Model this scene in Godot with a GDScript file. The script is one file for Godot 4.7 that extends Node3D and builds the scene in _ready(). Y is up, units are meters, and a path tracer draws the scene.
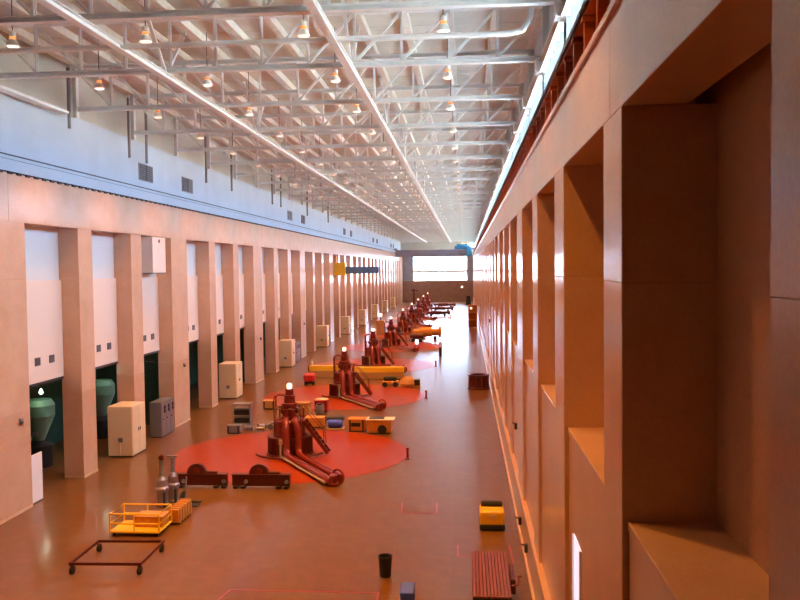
extends Node3D
# A long power-station generator hall. World: x to the right, y up, the hall runs along -z. "d" below is depth = -z.

const WL := -20.4      # face of the left pilasters
const WR := 2.25       # face of the right pilasters
const END := 262.0     # far end wall
const NEAR := -18.0     # end wall behind the camera
const LINTEL := 13.3
const BAY := 7.333
const TRUSS0 := 4.4
const CHORD := 19.3
const TOPCH := 21.7
const UNIT := 22.0

var used := {}
var M := {}
var cache := {}

# ---------------------------------------------------------------- naming
func numbered(called: String) -> String:
	if not used.has(called):
		used[called] = 0
		return called
	used[called] += 1
	return "%s_%03d" % [called, used[called]]

func tag(o: Node, label: String, category: String, group := "", kind := "") -> Node:
	o.set_meta("label", label)
	o.set_meta("category", category)
	if group != "": o.set_meta("group", group)
	if kind != "": o.set_meta("kind", kind)
	return o

func thing(called: String, label: String, category: String, at := Vector3.ZERO, turn := 0.0, group := "", kind := "") -> Node3D:
	var o := Node3D.new()
	o.name = numbered(called)
	add_child(o)
	o.position = at
	o.rotation.y = turn
	tag(o, label, category, group, kind)
	return o

func part(parent: Node, called: String, mesh: Mesh, m: Material, at := Vector3.ZERO, turn := 0.0, label := "") -> MeshInstance3D:
	var o := MeshInstance3D.new()
	o.name = called
	o.mesh = mesh
	o.material_override = m
	o.position = at
	o.rotation.y = turn
	parent.add_child(o, true)
	if label != "": o.set_meta("label", label)
	return o

func solo(called: String, mesh: Mesh, m: Material, at: Vector3, label: String, category: String, group := "", kind := "") -> MeshInstance3D:
	var o := MeshInstance3D.new()
	o.name = numbered(called)
	o.mesh = mesh
	o.material_override = m
	o.position = at
	add_child(o)
	tag(o, label, category, group, kind)
	return o

func copy_of(o: Node3D, at: Vector3, turn := 0.0) -> Node3D:
	var base: String = String(o.name)
	var c: Node3D = o.duplicate()
	c.name = numbered(base)
	add_child(c)
	c.position = at
	c.rotation.y = turn
	return c

func W(x: float, y: float, d: float) -> Vector3:
	return Vector3(x, y, -d)

# ---------------------------------------------------------------- mesh helpers
func st_new() -> SurfaceTool:
	var st := SurfaceTool.new()
	st.begin(Mesh.PRIMITIVE_TRIANGLES)
	return st

func tri(st: SurfaceTool, a: Vector3, b: Vector3, c: Vector3, na: Vector3, nb: Vector3, nc: Vector3) -> void:
	if (b - a).cross(c - a).dot(na + nb + nc) > 0.0:
		var t := b; b = c; c = t
		var tn := nb; nb = nc; nc = tn
	st.set_normal(na); st.add_vertex(a)
	st.set_normal(nb); st.add_vertex(b)
	st.set_normal(nc); st.add_vertex(c)

func quad(st: SurfaceTool, a: Vector3, b: Vector3, c: Vector3, d: Vector3, n: Vector3) -> void:
	tri(st, a, b, c, n, n, n)
	tri(st, a, c, d, n, n, n)

# a box with chamfered edges; the basis turns it
func cbox(st: SurfaceTool, at: Vector3, size: Vector3, bev := 0.0, basis := Basis.IDENTITY) -> void:
	var h := size / 2.0
	var b: float = minf(bev, minf(h.x, minf(h.y, h.z)) * 0.45)
	for ax in 3:
		var u := (ax + 1) % 3
		var v := (ax + 2) % 3
		for s in [-1.0, 1.0]:
			var p: Array[Vector3] = []
			for q in [[-1, -1], [1, -1], [1, 1], [-1, 1]]:
				var w := Vector3.ZERO
				w[ax] = s * h[ax]
				w[u] = q[0] * (h[u] - b)
				w[v] = q[1] * (h[v] - b)
				p.append(at + basis * w)
			var n := Vector3.ZERO
			n[ax] = s
			quad(st, p[0], p[1], p[2], p[3], basis * n)
	if b <= 0.0: return
	for ax in 3:
		var u := (ax + 1) % 3
		var v := (ax + 2) % 3
		for su in [-1.0, 1.0]:
			for sv in [-1.0, 1.0]:
				var p: Array[Vector3] = []
				for q in [[-1, 0], [1, 0], [1, 1], [-1, 1]]:
					var w := Vector3.ZERO
					w[ax] = q[0] * (h[ax] - b)
					w[u] = su * (h[u] - (b if q[1] == 1 else 0.0))
					w[v] = sv * (h[v] - (0.0 if q[1] == 1 else b))
					p.append(at + basis * w)
				var n := Vector3.ZERO
				n[u] = su; n[v] = sv
				quad(st, p[0], p[1], p[2], p[3], basis * n.normalized())
	for sx in [-1.0, 1.0]:
		for sy in [-1.0, 1.0]:
			for sz in [-1.0, 1.0]:
				var c := Vector3(sx * h.x, sy * h.y, sz * h.z)
				var n: Vector3 = basis * Vector3(sx, sy, sz).normalized()
				tri(st, at + basis * (c - Vector3(0, sy * b, sz * b)), at + basis * (c - Vector3(sx * b, 0, sz * b)), at + basis * (c - Vector3(sx * b, sy * b, 0)), n, n, n)

func box_mesh(size: Vector3, bev := 0.0, at := Vector3.ZERO) -> ArrayMesh:
	var key := "b%s%s%s" % [size, bev, at]
	if cache.has(key): return cache[key]
	var st := st_new()
	cbox(st, at, size, bev)
	cache[key] = st.commit()
	return cache[key]

# a box given by its corners in x, y, depth, as a part placed where it stands
func slab(parent: Node, called: String, m: Material, x0: float, x1: float, y0: float, y1: float, d0: float, d1: float, bev := 0.0, label := "") -> MeshInstance3D:
	var size := Vector3(absf(x1 - x0), absf(y1 - y0), absf(d1 - d0)).snapped(Vector3.ONE * 0.001)
	return part(parent, called, box_mesh(size, bev), m, Vector3((x0 + x1) / 2, (y0 + y1) / 2, -(d0 + d1) / 2), 0.0, label)

func tube(st: SurfaceTool, pts: Array, r, segs := 8, closed := false) -> void:
	var n := pts.size()
	var rings := []
	var prev := Vector3.ZERO
	for i in n:
		var a: Vector3 = pts[(i - 1 + n) % n] if closed else pts[maxi(i - 1, 0)]
		var c: Vector3 = pts[(i + 1) % n] if closed else pts[mini(i + 1, n - 1)]
		var t: Vector3 = (c - a).normalized()
		var s: Vector3
		if prev == Vector3.ZERO:
			s = t.cross(Vector3.UP if absf(t.y) < 0.9 else Vector3.RIGHT).normalized()
		else:
			s = (prev - t * prev.dot(t)).normalized()
		prev = s
		var w := t.cross(s)
		var ring := []
		var rad: float = r[i] if r is Array else r
		for k in segs:
			var an := TAU * k / segs
			var nn: Vector3 = s * cos(an) + w * sin(an)
			ring.append([(pts[i] as Vector3) + nn * rad, nn])
		rings.append(ring)
	for i in (n if closed else n - 1):
		var ra: Array = rings[i]
		var rb: Array = rings[(i + 1) % n]
		for k in segs:
			var k2 := (k + 1) % segs
			tri(st, ra[k][0], ra[k2][0], rb[k2][0], ra[k][1], ra[k2][1], rb[k2][1])
			tri(st, ra[k][0], rb[k2][0], rb[k][0], ra[k][1], rb[k2][1], rb[k][1])
	if not closed:
		for e in [0, n - 1]:
			var nn: Vector3 = ((pts[0] as Vector3) - (pts[1] as Vector3)).normalized() if e == 0 else ((pts[n - 1] as Vector3) - (pts[n - 2] as Vector3)).normalized()
			for k in segs:
				tri(st, pts[e], rings[e][k][0], rings[e][(k + 1) % segs][0], nn, nn, nn)

# profile of [radius, height] turned about an axis through "at"
func lathe(st: SurfaceTool, prof: Array, segs := 24, at := Vector3.ZERO, basis := Basis.IDENTITY) -> void:
	for i in prof.size() - 1:
		var r0: float = prof[i][0]; var y0: float = prof[i][1]
		var r1: float = prof[i + 1][0]; var y1: float = prof[i + 1][1]
		var nr := Vector2(y1 - y0, -(r1 - r0)).normalized()
		for k in segs:
			var a := TAU * k / segs
			var b := TAU * (k + 1) / segs
			var ca := Vector3(cos(a), 0, sin(a)); var cb := Vector3(cos(b), 0, sin(b))
			var na := basis * (ca * nr.x + Vector3.UP * nr.y); var nb := basis * (cb * nr.x + Vector3.UP * nr.y)
			var p0 := at + basis * (ca * r0 + Vector3.UP * y0); var p1 := at + basis * (cb * r0 + Vector3.UP * y0)
			var p2 := at + basis * (cb * r1 + Vector3.UP * y1); var p3 := at + basis * (ca * r1 + Vector3.UP * y1)
			if r0 > 0.0005: tri(st, p0, p1, p2, na, nb, nb)
			if r1 > 0.0005: tri(st, p0, p2, p3, na, nb, na)

func lathe_mesh(prof: Array, segs := 24, basis := Basis.IDENTITY) -> ArrayMesh:
	var st := st_new()
	lathe(st, prof, segs, Vector3.ZERO, basis)
	return st.commit()

func tube_mesh(pts: Array, r, segs := 8, closed := false) -> ArrayMesh:
	var st := st_new()
	tube(st, pts, r, segs, closed)
	return st.commit()

# a straight bar of rectangular section between two points
func bar(st: SurfaceTool, a: Vector3, b: Vector3, w: float, h: float) -> void:
	var z := (b - a).normalized()
	var x := (Vector3.UP.cross(z) if absf(z.y) < 0.95 else Vector3.RIGHT.cross(z)).normalized()
	var y := z.cross(x)
	cbox(st, (a + b) / 2, Vector3(w, h, a.distance_to(b)), 0.0, Basis(x, y, z))

# an I or wide-flange section between two points
func ibeam(st: SurfaceTool, a: Vector3, b: Vector3, w: float, h: float, t := 0.04) -> void:
	var z := (b - a).normalized()
	var x := (Vector3.UP.cross(z) if absf(z.y) < 0.95 else Vector3.RIGHT.cross(z)).normalized()
	var y := z.cross(x)
	var bs := Basis(x, y, z)
	var l := a.distance_to(b)
	var c := (a + b) / 2
	cbox(st, c, Vector3(t, h - 2 * t, l), 0.0, bs)
	cbox(st, c + y * (h - t) / 2, Vector3(w, t, l), 0.0, bs)
	cbox(st, c - y * (h - t) / 2, Vector3(w, t, l), 0.0, bs)

func bez(a: Vector3, b: Vector3, c: Vector3, d: Vector3, n := 8) -> Array:
	var out := []
	for i in n + 1:
		out.append(a.bezier_interpolate(b, c, d, float(i) / n))
	return out

# ---------------------------------------------------------------- materials
func noise_image(sd: int, freq: float, a: Color, b: Color, grain: float, size := 256) -> Image:
	var n := FastNoiseLite.new()
	n.seed = sd
	n.frequency = freq
	n.fractal_octaves = 4
	var g := n.get_seamless_image(size, size)
	var rng := RandomNumberGenerator.new()
	rng.seed = sd
	var im := Image.create(size, size, false, Image.FORMAT_RGB8)
	for y in size:
		for x in size:
			var c := a.lerp(b, g.get_pixel(x, y).r)
			var k := 1.0 + rng.randf_range(-grain, grain)
			im.set_pixel(x, y, Color(c.r * k, c.g * k, c.b * k))
	return im

func mat(a: Color, b: Color, rough := 0.5, metal := 0.0, scale := 0.4, grain := 0.03, freq := 0.02, sd := 1) -> StandardMaterial3D:
	var m := StandardMaterial3D.new()
	m.albedo_texture = ImageTexture.create_from_image(noise_image(sd, freq, a, b, grain))
	m.uv1_triplanar = true
	m.uv1_world_triplanar = true
	m.uv1_scale = Vector3.ONE * scale
	m.roughness = rough
	m.metallic = metal
	return m

func polish(m: StandardMaterial3D, amount: float, rough: float) -> void:
	m.clearcoat_enabled = true
	m.clearcoat = amount
	m.clearcoat_roughness = rough

func plain(c: Color, rough := 0.5, metal := 0.0) -> StandardMaterial3D:
	var m := StandardMaterial3D.new()
	m.albedo_color = c
	m.roughness = rough
	m.metallic = metal
	return m

func glow(c: Color, e: float) -> StandardMaterial3D:
	var m := plain(c, 0.4)
	m.emission_enabled = true
	m.emission = c
	m.emission_energy_multiplier = e / 8.0
	return m

func glass() -> StandardMaterial3D:
	var m := plain(Color(0.9, 0.95, 0.97, 0.06), 0.03)
	m.transparency = BaseMaterial3D.TRANSPARENCY_ALPHA
	return m

func c8(r: int, g: int, b: int) -> Color:
	return Color(r / 255.0, g / 255.0, b / 255.0)

func floor_material() -> StandardMaterial3D:
	# polished red-brown terrazzo laid in square tiles of about 0.6 m, eight to a repeat
	var n := FastNoiseLite.new()
	n.seed = 7
	n.frequency = 0.012
	var g := n.get_seamless_image(512, 512)
	var rng := RandomNumberGenerator.new()
	rng.seed = 11
	var tone := []
	for i in 64: tone.append(rng.randf_range(0.975, 1.025))
	var im := Image.create(512, 512, false, Image.FORMAT_RGB8)
	for y in 512:
		for x in 512:
			var c := FLOOR_A.lerp(FLOOR_B, g.get_pixel(x, y).r)
			var k: float = tone[(y >> 6) * 8 + (x >> 6)] * (1.0 + rng.randf_range(-0.02, 0.02))
			if (x & 63) < 3 or (y & 63) < 3: k *= 0.95
			im.set_pixel(x, y, Color(c.r * k, c.g * k, c.b * k))
	var m := StandardMaterial3D.new()
	m.albedo_texture = ImageTexture.create_from_image(im)
	m.uv1_triplanar = true
	m.uv1_world_triplanar = true
	m.uv1_scale = Vector3.ONE * 0.21
	m.roughness = 0.3
	m.metallic_specular = 0.2
	polish(m, 0.5, 0.13)
	return m

const FLOOR_A := Color(0.44, 0.295, 0.145)
const FLOOR_B := Color(0.47, 0.315, 0.16)
const LAMP_COLOR := Color(1.0, 0.66, 0.25)
const LAMP_ENERGY := 10.2

func materials() -> void:
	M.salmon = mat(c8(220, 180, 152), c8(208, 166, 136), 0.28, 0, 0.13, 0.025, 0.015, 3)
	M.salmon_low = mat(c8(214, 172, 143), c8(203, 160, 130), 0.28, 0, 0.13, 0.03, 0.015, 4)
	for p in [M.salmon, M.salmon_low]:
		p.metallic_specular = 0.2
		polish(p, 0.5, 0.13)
	M.plinth = plain(c8(216, 176, 140), 0.3)
	M.white_wall = mat(c8(196, 212, 224), c8(186, 202, 214), 0.6, 0, 0.1, 0.02, 0.01, 5)
	M.upper_grey = mat(c8(206, 208, 198), c8(194, 196, 186), 0.6, 0, 0.1, 0.02, 0.01, 6)
	M.panel_cool = plain(c8(222, 224, 222), 0.4)
	M.panel_cream = plain(c8(236, 216, 200), 0.45)
	M.steel = mat(c8(234, 238, 234), c8(222, 228, 226), 0.35, 0.0, 0.3, 0.03, 0.03, 8)
	M.steel_dark = plain(c8(70, 72, 74), 0.45, 0.3)
	M.deck = mat(c8(224, 226, 214), c8(210, 212, 200), 0.7, 0, 0.15, 0.03, 0.02, 9)
	M.purlin = mat(c8(232, 230, 218), c8(216, 214, 202), 0.6, 0, 0.3, 0.03, 0.02, 10)
	M.rail = plain(c8(42, 34, 34), 0.4, 0.5)
	M.girder = mat(c8(196, 116, 78), c8(176, 98, 64), 0.4, 0, 0.4, 0.04, 0.03, 12)
	M.floor = floor_material()
	M.disc = mat(c8(160, 58, 10), c8(148, 50, 8), 0.29, 0, 0.3, 0.03, 0.02, 13)
	M.disc.metallic_specular = 0.2
	polish(M.disc, 0.2, 0.13)
	M.red = mat(c8(124, 36, 22), c8(104, 28, 18), 0.32, 0.1, 0.6, 0.04, 0.03, 14)
	M.red_dark = mat(c8(94, 30, 22), c8(76, 24, 18), 0.4, 0.1, 0.6, 0.05, 0.03, 15)
	M.pipe_red = plain(c8(126, 38, 20), 0.22, 0.15)
	M.pipe_grey = plain(c8(190, 170, 150), 0.25, 0.5)
	M.dark = plain(c8(36, 32, 32), 0.5)
	M.black = plain(c8(24, 22, 24), 0.6)
	M.yellow = plain(c8(240, 190, 40), 0.4)
	M.ochre = mat(c8(214, 140, 40), c8(190, 118, 34), 0.5, 0, 0.7, 0.05, 0.03, 16)
	M.wood = mat(c8(198, 148, 84), c8(172, 122, 66), 0.6, 0, 0.8, 0.06, 0.05, 17)
	M.cream = plain(c8(232, 204, 164), 0.4)
	M.grey_metal = mat(c8(150, 150, 150), c8(124, 126, 130), 0.35, 0.4, 0.9, 0.06, 0.05, 18)
	M.silver = mat(c8(168, 158, 164), c8(136, 126, 136), 0.3, 0.6, 0.9, 0.06, 0.05, 19)
	M.blue = plain(c8(60, 90, 220), 0.45)
	M.blue_steel = plain(c8(92, 118, 150), 0.6)
	M.blue_crane = plain(c8(60, 130, 165), 0.5)
	M.crimson = plain(c8(186, 38, 44), 0.45)
	M.tape = plain(c8(150, 22, 10), 0.35)
	M.green = mat(c8(60, 92, 76), c8(46, 74, 60), 0.5, 0, 0.4, 0.05, 0.03, 20)
	M.green_light = plain(c8(112, 150, 122), 0.4)
	M.brown_wall = mat(c8(150, 108, 88), c8(132, 92, 74), 0.4, 0, 0.1, 0.03, 0.02, 21)
	M.grey_wall = mat(c8(150, 146, 150), c8(134, 130, 136), 0.5, 0, 0.1, 0.03, 0.02, 22)
	M.plank = mat(c8(150, 70, 44), c8(118, 52, 34), 0.5, 0, 0.9, 0.08, 0.05, 23)
	M.plank_dark = mat(c8(132, 60, 38), c8(106, 46, 30), 0.5, 0, 0.9, 0.08, 0.05, 25)
	M.white_paint = plain(c8(238, 232, 232), 0.5)
	M.vent = plain(c8(88, 84, 88), 0.5, 0.2)
	M.concrete = mat(c8(206, 204, 196), c8(194, 192, 184), 0.8, 0, 0.1, 0.03, 0.02, 24)
	M.fin = plain(c8(104, 108, 104), 0.6)
	M.glass = glass()
	M.lens = glow(Color(1.0, 0.86, 0.72), 3.0)
	M.slot = glow(Color(1.0, 0.62, 0.32), 1.3)
	M.globe = glow(Color(1.0, 0.93, 0.78), 3.0)
	M.bulb = glow(Color(0.95, 1.0, 0.95), 4.0)

# ---------------------------------------------------------------- scene
func _ready() -> void:
	var cam := Camera3D.new()
	cam.name = "camera"
	cam.keep_aspect = Camera3D.KEEP_HEIGHT
	cam.fov = rad_to_deg(2.0 * atan(300.0 / 815.0))
	cam.near = 0.1
	cam.far = 600.0
	cam.transform = Transform3D(Basis(Vector3(0.99667, -0.011991, -0.080654), Vector3(0.008807, 0.999172, -0.039716), Vector3(0.081063, 0.038873, 0.995951)).orthonormalized(), Vector3(0, 11, 0))
	add_child(cam)
	cam.current = true

	var env := Environment.new()
	env.background_mode = Environment.BG_SKY
	var sky_mat := ProceduralSkyMaterial.new()
	sky_mat.sky_top_color = Color(0.79, 0.91, 1.04)
	sky_mat.sky_horizon_color = Color(0.66, 0.80, 0.96)
	sky_mat.ground_horizon_color = Color(0.88, 0.90, 0.94)
	sky_mat.ground_bottom_color = Color(0.70, 0.70, 0.70)
	sky_mat.sky_energy_multiplier = 2.1
	sky_mat.ground_energy_multiplier = 2.0
	var sky := Sky.new()
	sky.sky_material = sky_mat
	env.sky = sky
	env.tonemap_mode = Environment.TONE_MAPPER_LINEAR
	env.tonemap_exposure = 7.0
	env.sdfgi_enabled = true
	env.ssao_enabled = true
	env.ssil_enabled = true
	var sun := DirectionalLight3D.new()
	sun.name = "sun"
	sun.light_color = Color(1.0, 0.97, 0.92)
	sun.light_energy = 6.4
	sun.light_angular_distance = 0.6
	sun.shadow_enabled = true
	sun.sky_mode = DirectionalLight3D.SKY_MODE_LIGHT_ONLY
	sun.rotation = Vector3(deg_to_rad(-70.0), deg_to_rad(-90.0), 0)
	add_child(sun)
	var we := WorldEnvironment.new()
	we.name = "world_environment"
	we.environment = env
	add_child(we)

	materials()
	shell()
	left_wall()
	right_wall()
	far_wall()
	roof()
	lamps()
	generators()
	equipment()
	small_things()

func shell() -> void:
	var f := thing("floor", "polished red-brown tiled floor of the generator hall", "floor", Vector3.ZERO, 0, "", "structure")
	slab(f, "floor_slab", M.floor, -28.0, 4.4, -0.4, 0.0, NEAR - 0.5, END + 0.5)
	var c := thing("ceiling", "cream roof deck carried above the trusses", "ceiling", Vector3.ZERO, 0, "", "structure")
	var i := 0
	var d := NEAR - 0.5
	while d < END + 0.5:      # deck planks, a joint every 2.4 m
		var e := minf(d + 2.44, END + 0.5)
		slab(c, "deck_panel", M.deck, -28.0, 4.4, 22.06, 22.3, d + 0.02, e - 0.02, 0.02)
		d += 2.44
		i += 1
	slab(c, "roof_slab", M.deck, -28.0, 4.4, 22.3, 22.6, NEAR - 0.5, END + 0.5)
	var t := thing("floor_bounce_terrace", "unseen pale concrete terrace added to bounce sunlight up through the clerestory windows", "terrace", Vector3.ZERO, 0, "", "structure")
	slab(t, "bounce_slab", M.concrete, 3.7, 34.0, 15.6, 15.95, NEAR, END)  # added out of view: throws sunlight up through the clerestory onto the ceiling
	var n := thing("wall_near", "plain salmon end wall at the near end of the hall", "wall", Vector3.ZERO, 0, "", "structure")
	slab(n, "wall_slab", M.brown_wall, -28.0, 4.4, 0.0, 22.0, NEAR - 0.4, NEAR)

func openings() -> Array:      # near edges of the openings along a side wall, each 5.2 m wide
	var out := []
	for k in 10:
		for j in 3:
			out.append(36.4 + UNIT * k + 6.8 * j)
	return out

func left_wall() -> void:
	var w := thing("wall_left", "tall salmon wall of square pilasters below a plain frieze and a white upper wall", "wall", Vector3.ZERO, 0, "", "structure")
	var ops := openings()
	var from := NEAR
	for i in ops.size() + 1:
		var to: float = ops[i] if i < ops.size() else END
		slab(w, "plinth", M.plinth, WL - 1.1, WL + 0.025, 0.0, 0.14, from, to, 0.01)
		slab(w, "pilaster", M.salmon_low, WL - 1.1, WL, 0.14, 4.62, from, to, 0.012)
		slab(w, "pilaster", M.salmon, WL - 1.1, WL, 4.62, 10.7, from, to, 0.012)
		slab(w, "pilaster", M.salmon, WL - 1.1, WL, 10.7, LINTEL, from, to, 0.012)
		if i < ops.size():
			var a: float = ops[i]
			slab(w, "upper_panel", M.panel_cool, WL - 1.3, WL - 1.1, 10.6, 14.0, a - 0.3, a + 5.5)
			slab(w, "lower_panel", M.panel_cream, WL - 1.28, WL - 0.98, 5.5, 10.6, a, a + 5.2, 0.01)
			slab(w, "door_head", M.steel_dark, WL - 1.25, WL - 1.0, 5.36, 5.5, a, a + 5.2)
			for v in [2.3, 3.7]:
				slab(w, "vent", M.vent, WL - 0.98, WL - 0.94, 6.35, 6.75, a + v, a + v + 0.5, 0.01)
		from = to + 5.2
	var d := NEAR
	while d < END:      # frieze blocks with open joints
		var e := minf(d + UNIT / 2.0, END) if d > NEAR else 35.1
		slab(w, "frieze", M.salmon, WL - 1.1, WL, LINTEL, 15.5, d + 0.006, e - 0.006, 0.008)
		d = e
	slab(w, "runway_ledge", M.white_wall, -21.2, WL - 0.12, 15.56, 16.14, NEAR, END, 0.02)
	slab(w, "upper_wall", M.white_wall, -21.4, -20.95, 15.5, CHORD + 0.05, NEAR, END)
	slab(w, "upper_wall", M.upper_grey, -21.4, -21.05, CHORD + 0.05, 22.1, NEAR, END)
	slab(w, "backing", M.salmon, -21.9, -21.45, 13.9, 15.5, NEAR, END)
	# the gallery behind the openings
	var g := thing("wall_rear", "dark green back wall of the machine gallery behind the pilasters", "wall", Vector3.ZERO, 0, "", "structure")
	slab(g, "gallery_wall", M.green, -28.0, -26.6, 0.0, 15.5, NEAR, END)
	slab(g, "gallery_ceiling", M.green, -26.6, -21.7, 7.2, 7.5, NEAR, END)
	for k in 11:
		for j in [34.6]:
			var pd: float = j + UNIT * k
			if pd < END: slab(g, "partition", M.green, -26.6, WL - 1.1, 0.0, 7.2, pd - 0.15, pd + 0.15)
	# crane rail with its clips on the ledge
	var r := thing("crane_rail", "dark crane rail on the ledge under the white upper wall", "rail")
	slab(r, "rail", M.rail, WL - 0.1, WL - 0.02, 15.5, 15.58, NEAR, END)
	var st := st_new()
	d = 30.0
	while d < 200.0:
		cbox(st, W(WL + 0.02, 15.5, d), Vector3(0.08, 0.12, 0.34))
		d += 0.75
	part(r, "rail_clips", st.commit(), M.rail).set_meta("kind", "stuff")
	for y in [16.2, 16.42]:
		slab(w, "conduit", M.steel_dark, -20.95, -20.89, y, y + 0.05, NEAR, END)
	# louvred vents high on the white wall, in pairs
	for k in 9:
		for s in [0.0, 8.0]:
			var at: float = 51.2 + 44.0 * k + s
			if at > 250: continue
			var v := thing("wall_vent", "square dark louvred vent high on the white upper wall", "vent", W(-20.95, 17.45, at + 1.15), 0, "vents on the white upper wall")
			part(v, "frame", box_mesh(Vector3(0.06, 1.1, 2.3), 0.01, Vector3(0.03, 0, 0)), M.grey_metal)
			for j in 7:
				part(v, "louvre", box_mesh(Vector3(0.04, 0.09, 2.1)), M.vent, Vector3(0.075, -0.42 + 0.14 * j, 0))
			part(v, "mullion", box_mesh(Vector3(0.05, 1.0, 0.08)), M.vent, Vector3(0.085, 0, 0))

func right_wall() -> void:
	var w := thing("wall_right", "glossy salmon wall of pilasters with deep square openings above high sills", "wall", Vector3.ZERO, 0, "", "structure")
	var ops := [[6.26, 12.05], [13.6, 19.1], [21.0, 26.1], [27.9, 33.1]]
	for a in openings(): ops.append([a, a + 5.2])
	var from := NEAR
	for i in ops.size() + 1:
		var to: float = ops[i][0] if i < ops.size() else END
		slab(w, "pilaster", M.salmon, WR, 3.7, 0.0, 10.75, from, to, 0.012)
		slab(w, "pilaster", M.salmon, WR, 3.7, 10.75, LINTEL, from, to, 0.012)
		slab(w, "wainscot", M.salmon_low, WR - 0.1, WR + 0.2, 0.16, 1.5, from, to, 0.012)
		slab(w, "plinth", M.plinth, WR - 0.17, WR + 0.2, 0.0, 0.16, from, to, 0.012)
		if i < ops.size():
			var a: float = ops[i][0]
			var b: float = ops[i][1]
			if i != 1:
				slab(w, "lower_panel", M.salmon, WR + 0.1, WR + 0.6, 0.0, 7.1, a, b)
			else:      # this panel holds a tall lit window
				slab(w, "lower_panel", M.salmon, WR + 0.1, WR + 0.6, 0.0, 7.1, a, 17.0)
				slab(w, "lower_panel", M.salmon, WR + 0.1, WR + 0.6, 0.0, 7.1, 18.2, b)
				slab(w, "lower_panel", M.salmon, WR + 0.1, WR + 0.6, 5.05, 7.1, 17.0, 18.2)
				slab(w, "lower_panel", M.salmon, WR + 0.1, WR + 0.6, 0.0, 2.4, 17.0, 18.2)
			slab(w, "sill", M.salmon, WR + 0.08, 3.7, 7.1, 7.25, a, b, 0.015)
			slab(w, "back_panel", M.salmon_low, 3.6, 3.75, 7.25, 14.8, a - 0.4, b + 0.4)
			slab(w, "wainscot", M.salmon_low, WR - 0.1, WR + 0.2, 0.16, 1.5, a, b, 0.012)
			slab(w, "plinth", M.plinth, WR - 0.17, WR + 0.2, 0.0, 0.16, a, b, 0.012)
			from = b
	var d := NEAR
	while d < END:
		var e := minf(d + 11.0, END) if d > NEAR else 13.0
		slab(w, "frieze", M.salmon, WR, WR + 0.93, LINTEL, 14.8, d + 0.006, e - 0.006, 0.008)
		d = e
	slab(w, "cornice", M.salmon_low, WR - 0.06, 4.2, 14.8, 14.95, NEAR, END, 0.02)
	slab(w, "outer_wall", M.salmon_low, 3.76, 4.2, 0.0, 14.8, NEAR, END)
	slab(w, "upper_wall", M.white_wall, 3.45, 3.7, 14.95, 16.25, NEAR, END)
	slab(w, "upper_wall", M.white_wall, 3.45, 3.7, 19.15, 22.1, NEAR, END)
	# tall lit window in the wall by the first bays
	var lw := thing("window_36", "tall narrow bright window low in the salmon wall", "window", W(WR + 0.1, 2.4, 17.6), 0, "", "structure")
	part(lw, "frame", box_mesh(Vector3(0.1, 2.65, 0.05)), M.white_paint, Vector3(0, 1.325, 0.575))
	part(lw, "frame", box_mesh(Vector3(0.1, 2.65, 0.05)), M.white_paint, Vector3(0, 1.325, -0.575))
	part(lw, "lit_pane", box_mesh(Vector3(0.03, 2.65, 1.1)), glow(Color(0.93, 0.9, 1.0), 1.0), Vector3(0, 1.325, 0))
	# clerestory: one window to each roof bay
	var n := 1
	slab(w, "upper_wall", M.white_wall, 3.45, 3.7, 16.25, 19.15, NEAR, TRUSS0 + BAY * 2)
	for k in range(3, 36):
		var a := TRUSS0 - BAY + BAY * k
		var b := a + BAY
		slab(w, "pier", M.white_wall, 3.45, 3.7, 16.25, 19.15, a - 0.25, a + 0.25, 0.02)
		n += 1
		var win := thing("window_%d" % n, "high clerestory window between the roof trusses above the crane rail", "window", W(3.58, 16.25, (a + b) / 2), 0, "clerestory windows", "structure")
		for y in [0.04, 1.45, 2.86]:
			part(win, "frame_rail", box_mesh(Vector3(0.1, 0.08, BAY - 0.5)), M.steel, Vector3(0, y, 0))
		for j in 7:
			part(win, "fin", box_mesh(Vector3(0.46, 2.9, 0.07)), M.fin, Vector3(-0.17, 1.45, (j - 3) * (BAY - 0.6) / 6.0))
		for j in 6:
			part(win, "pane", box_mesh(Vector3(0.012, 2.74, (BAY - 0.6) / 6.0 - 0.1)), M.glass, Vector3(0, 1.45, (j - 2.5) * (BAY - 0.6) / 6.0))
	# crane girder with stiffeners and black rail
	var g := thing("crane_girder", "terracotta crane girder with upright stiffeners and a black rail above the glossy wall", "girder")
	slab(g, "web", M.girder, WR + 0.3, WR + 0.36, 14.95, 15.86, NEAR, END)
	slab(g, "lower_flange", M.girder, WR + 0.1, WR + 0.56, 14.95, 15.0, NEAR, END)
	slab(g, "upper_flange", M.girder, WR + 0.08, WR + 0.58, 15.86, 15.91, NEAR, END)
	slab(g, "rail", M.rail, WR + 0.02, WR + 0.12, 15.91, 16.03, NEAR, END)
	var bst := st_new()
	cbox(bst, Vector3(0, 0.43, 0), Vector3(0.22, 0.86, 0.1), 0.01)
	cbox(bst, Vector3(-0.02, 0.05, 0), Vector3(0.3, 0.1, 0.28), 0.01)
	cbox(bst, Vector3(-0.02, 0.8, 0), Vector3(0.26, 0.1, 0.2), 0.01)
	var bm := bst.commit()
	d = 4.0
	while d < END - 1:
		part(g, "stiffener", bm, M.girder, W(WR + 0.19, 15.0, d))
		d += 1.54

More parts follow.
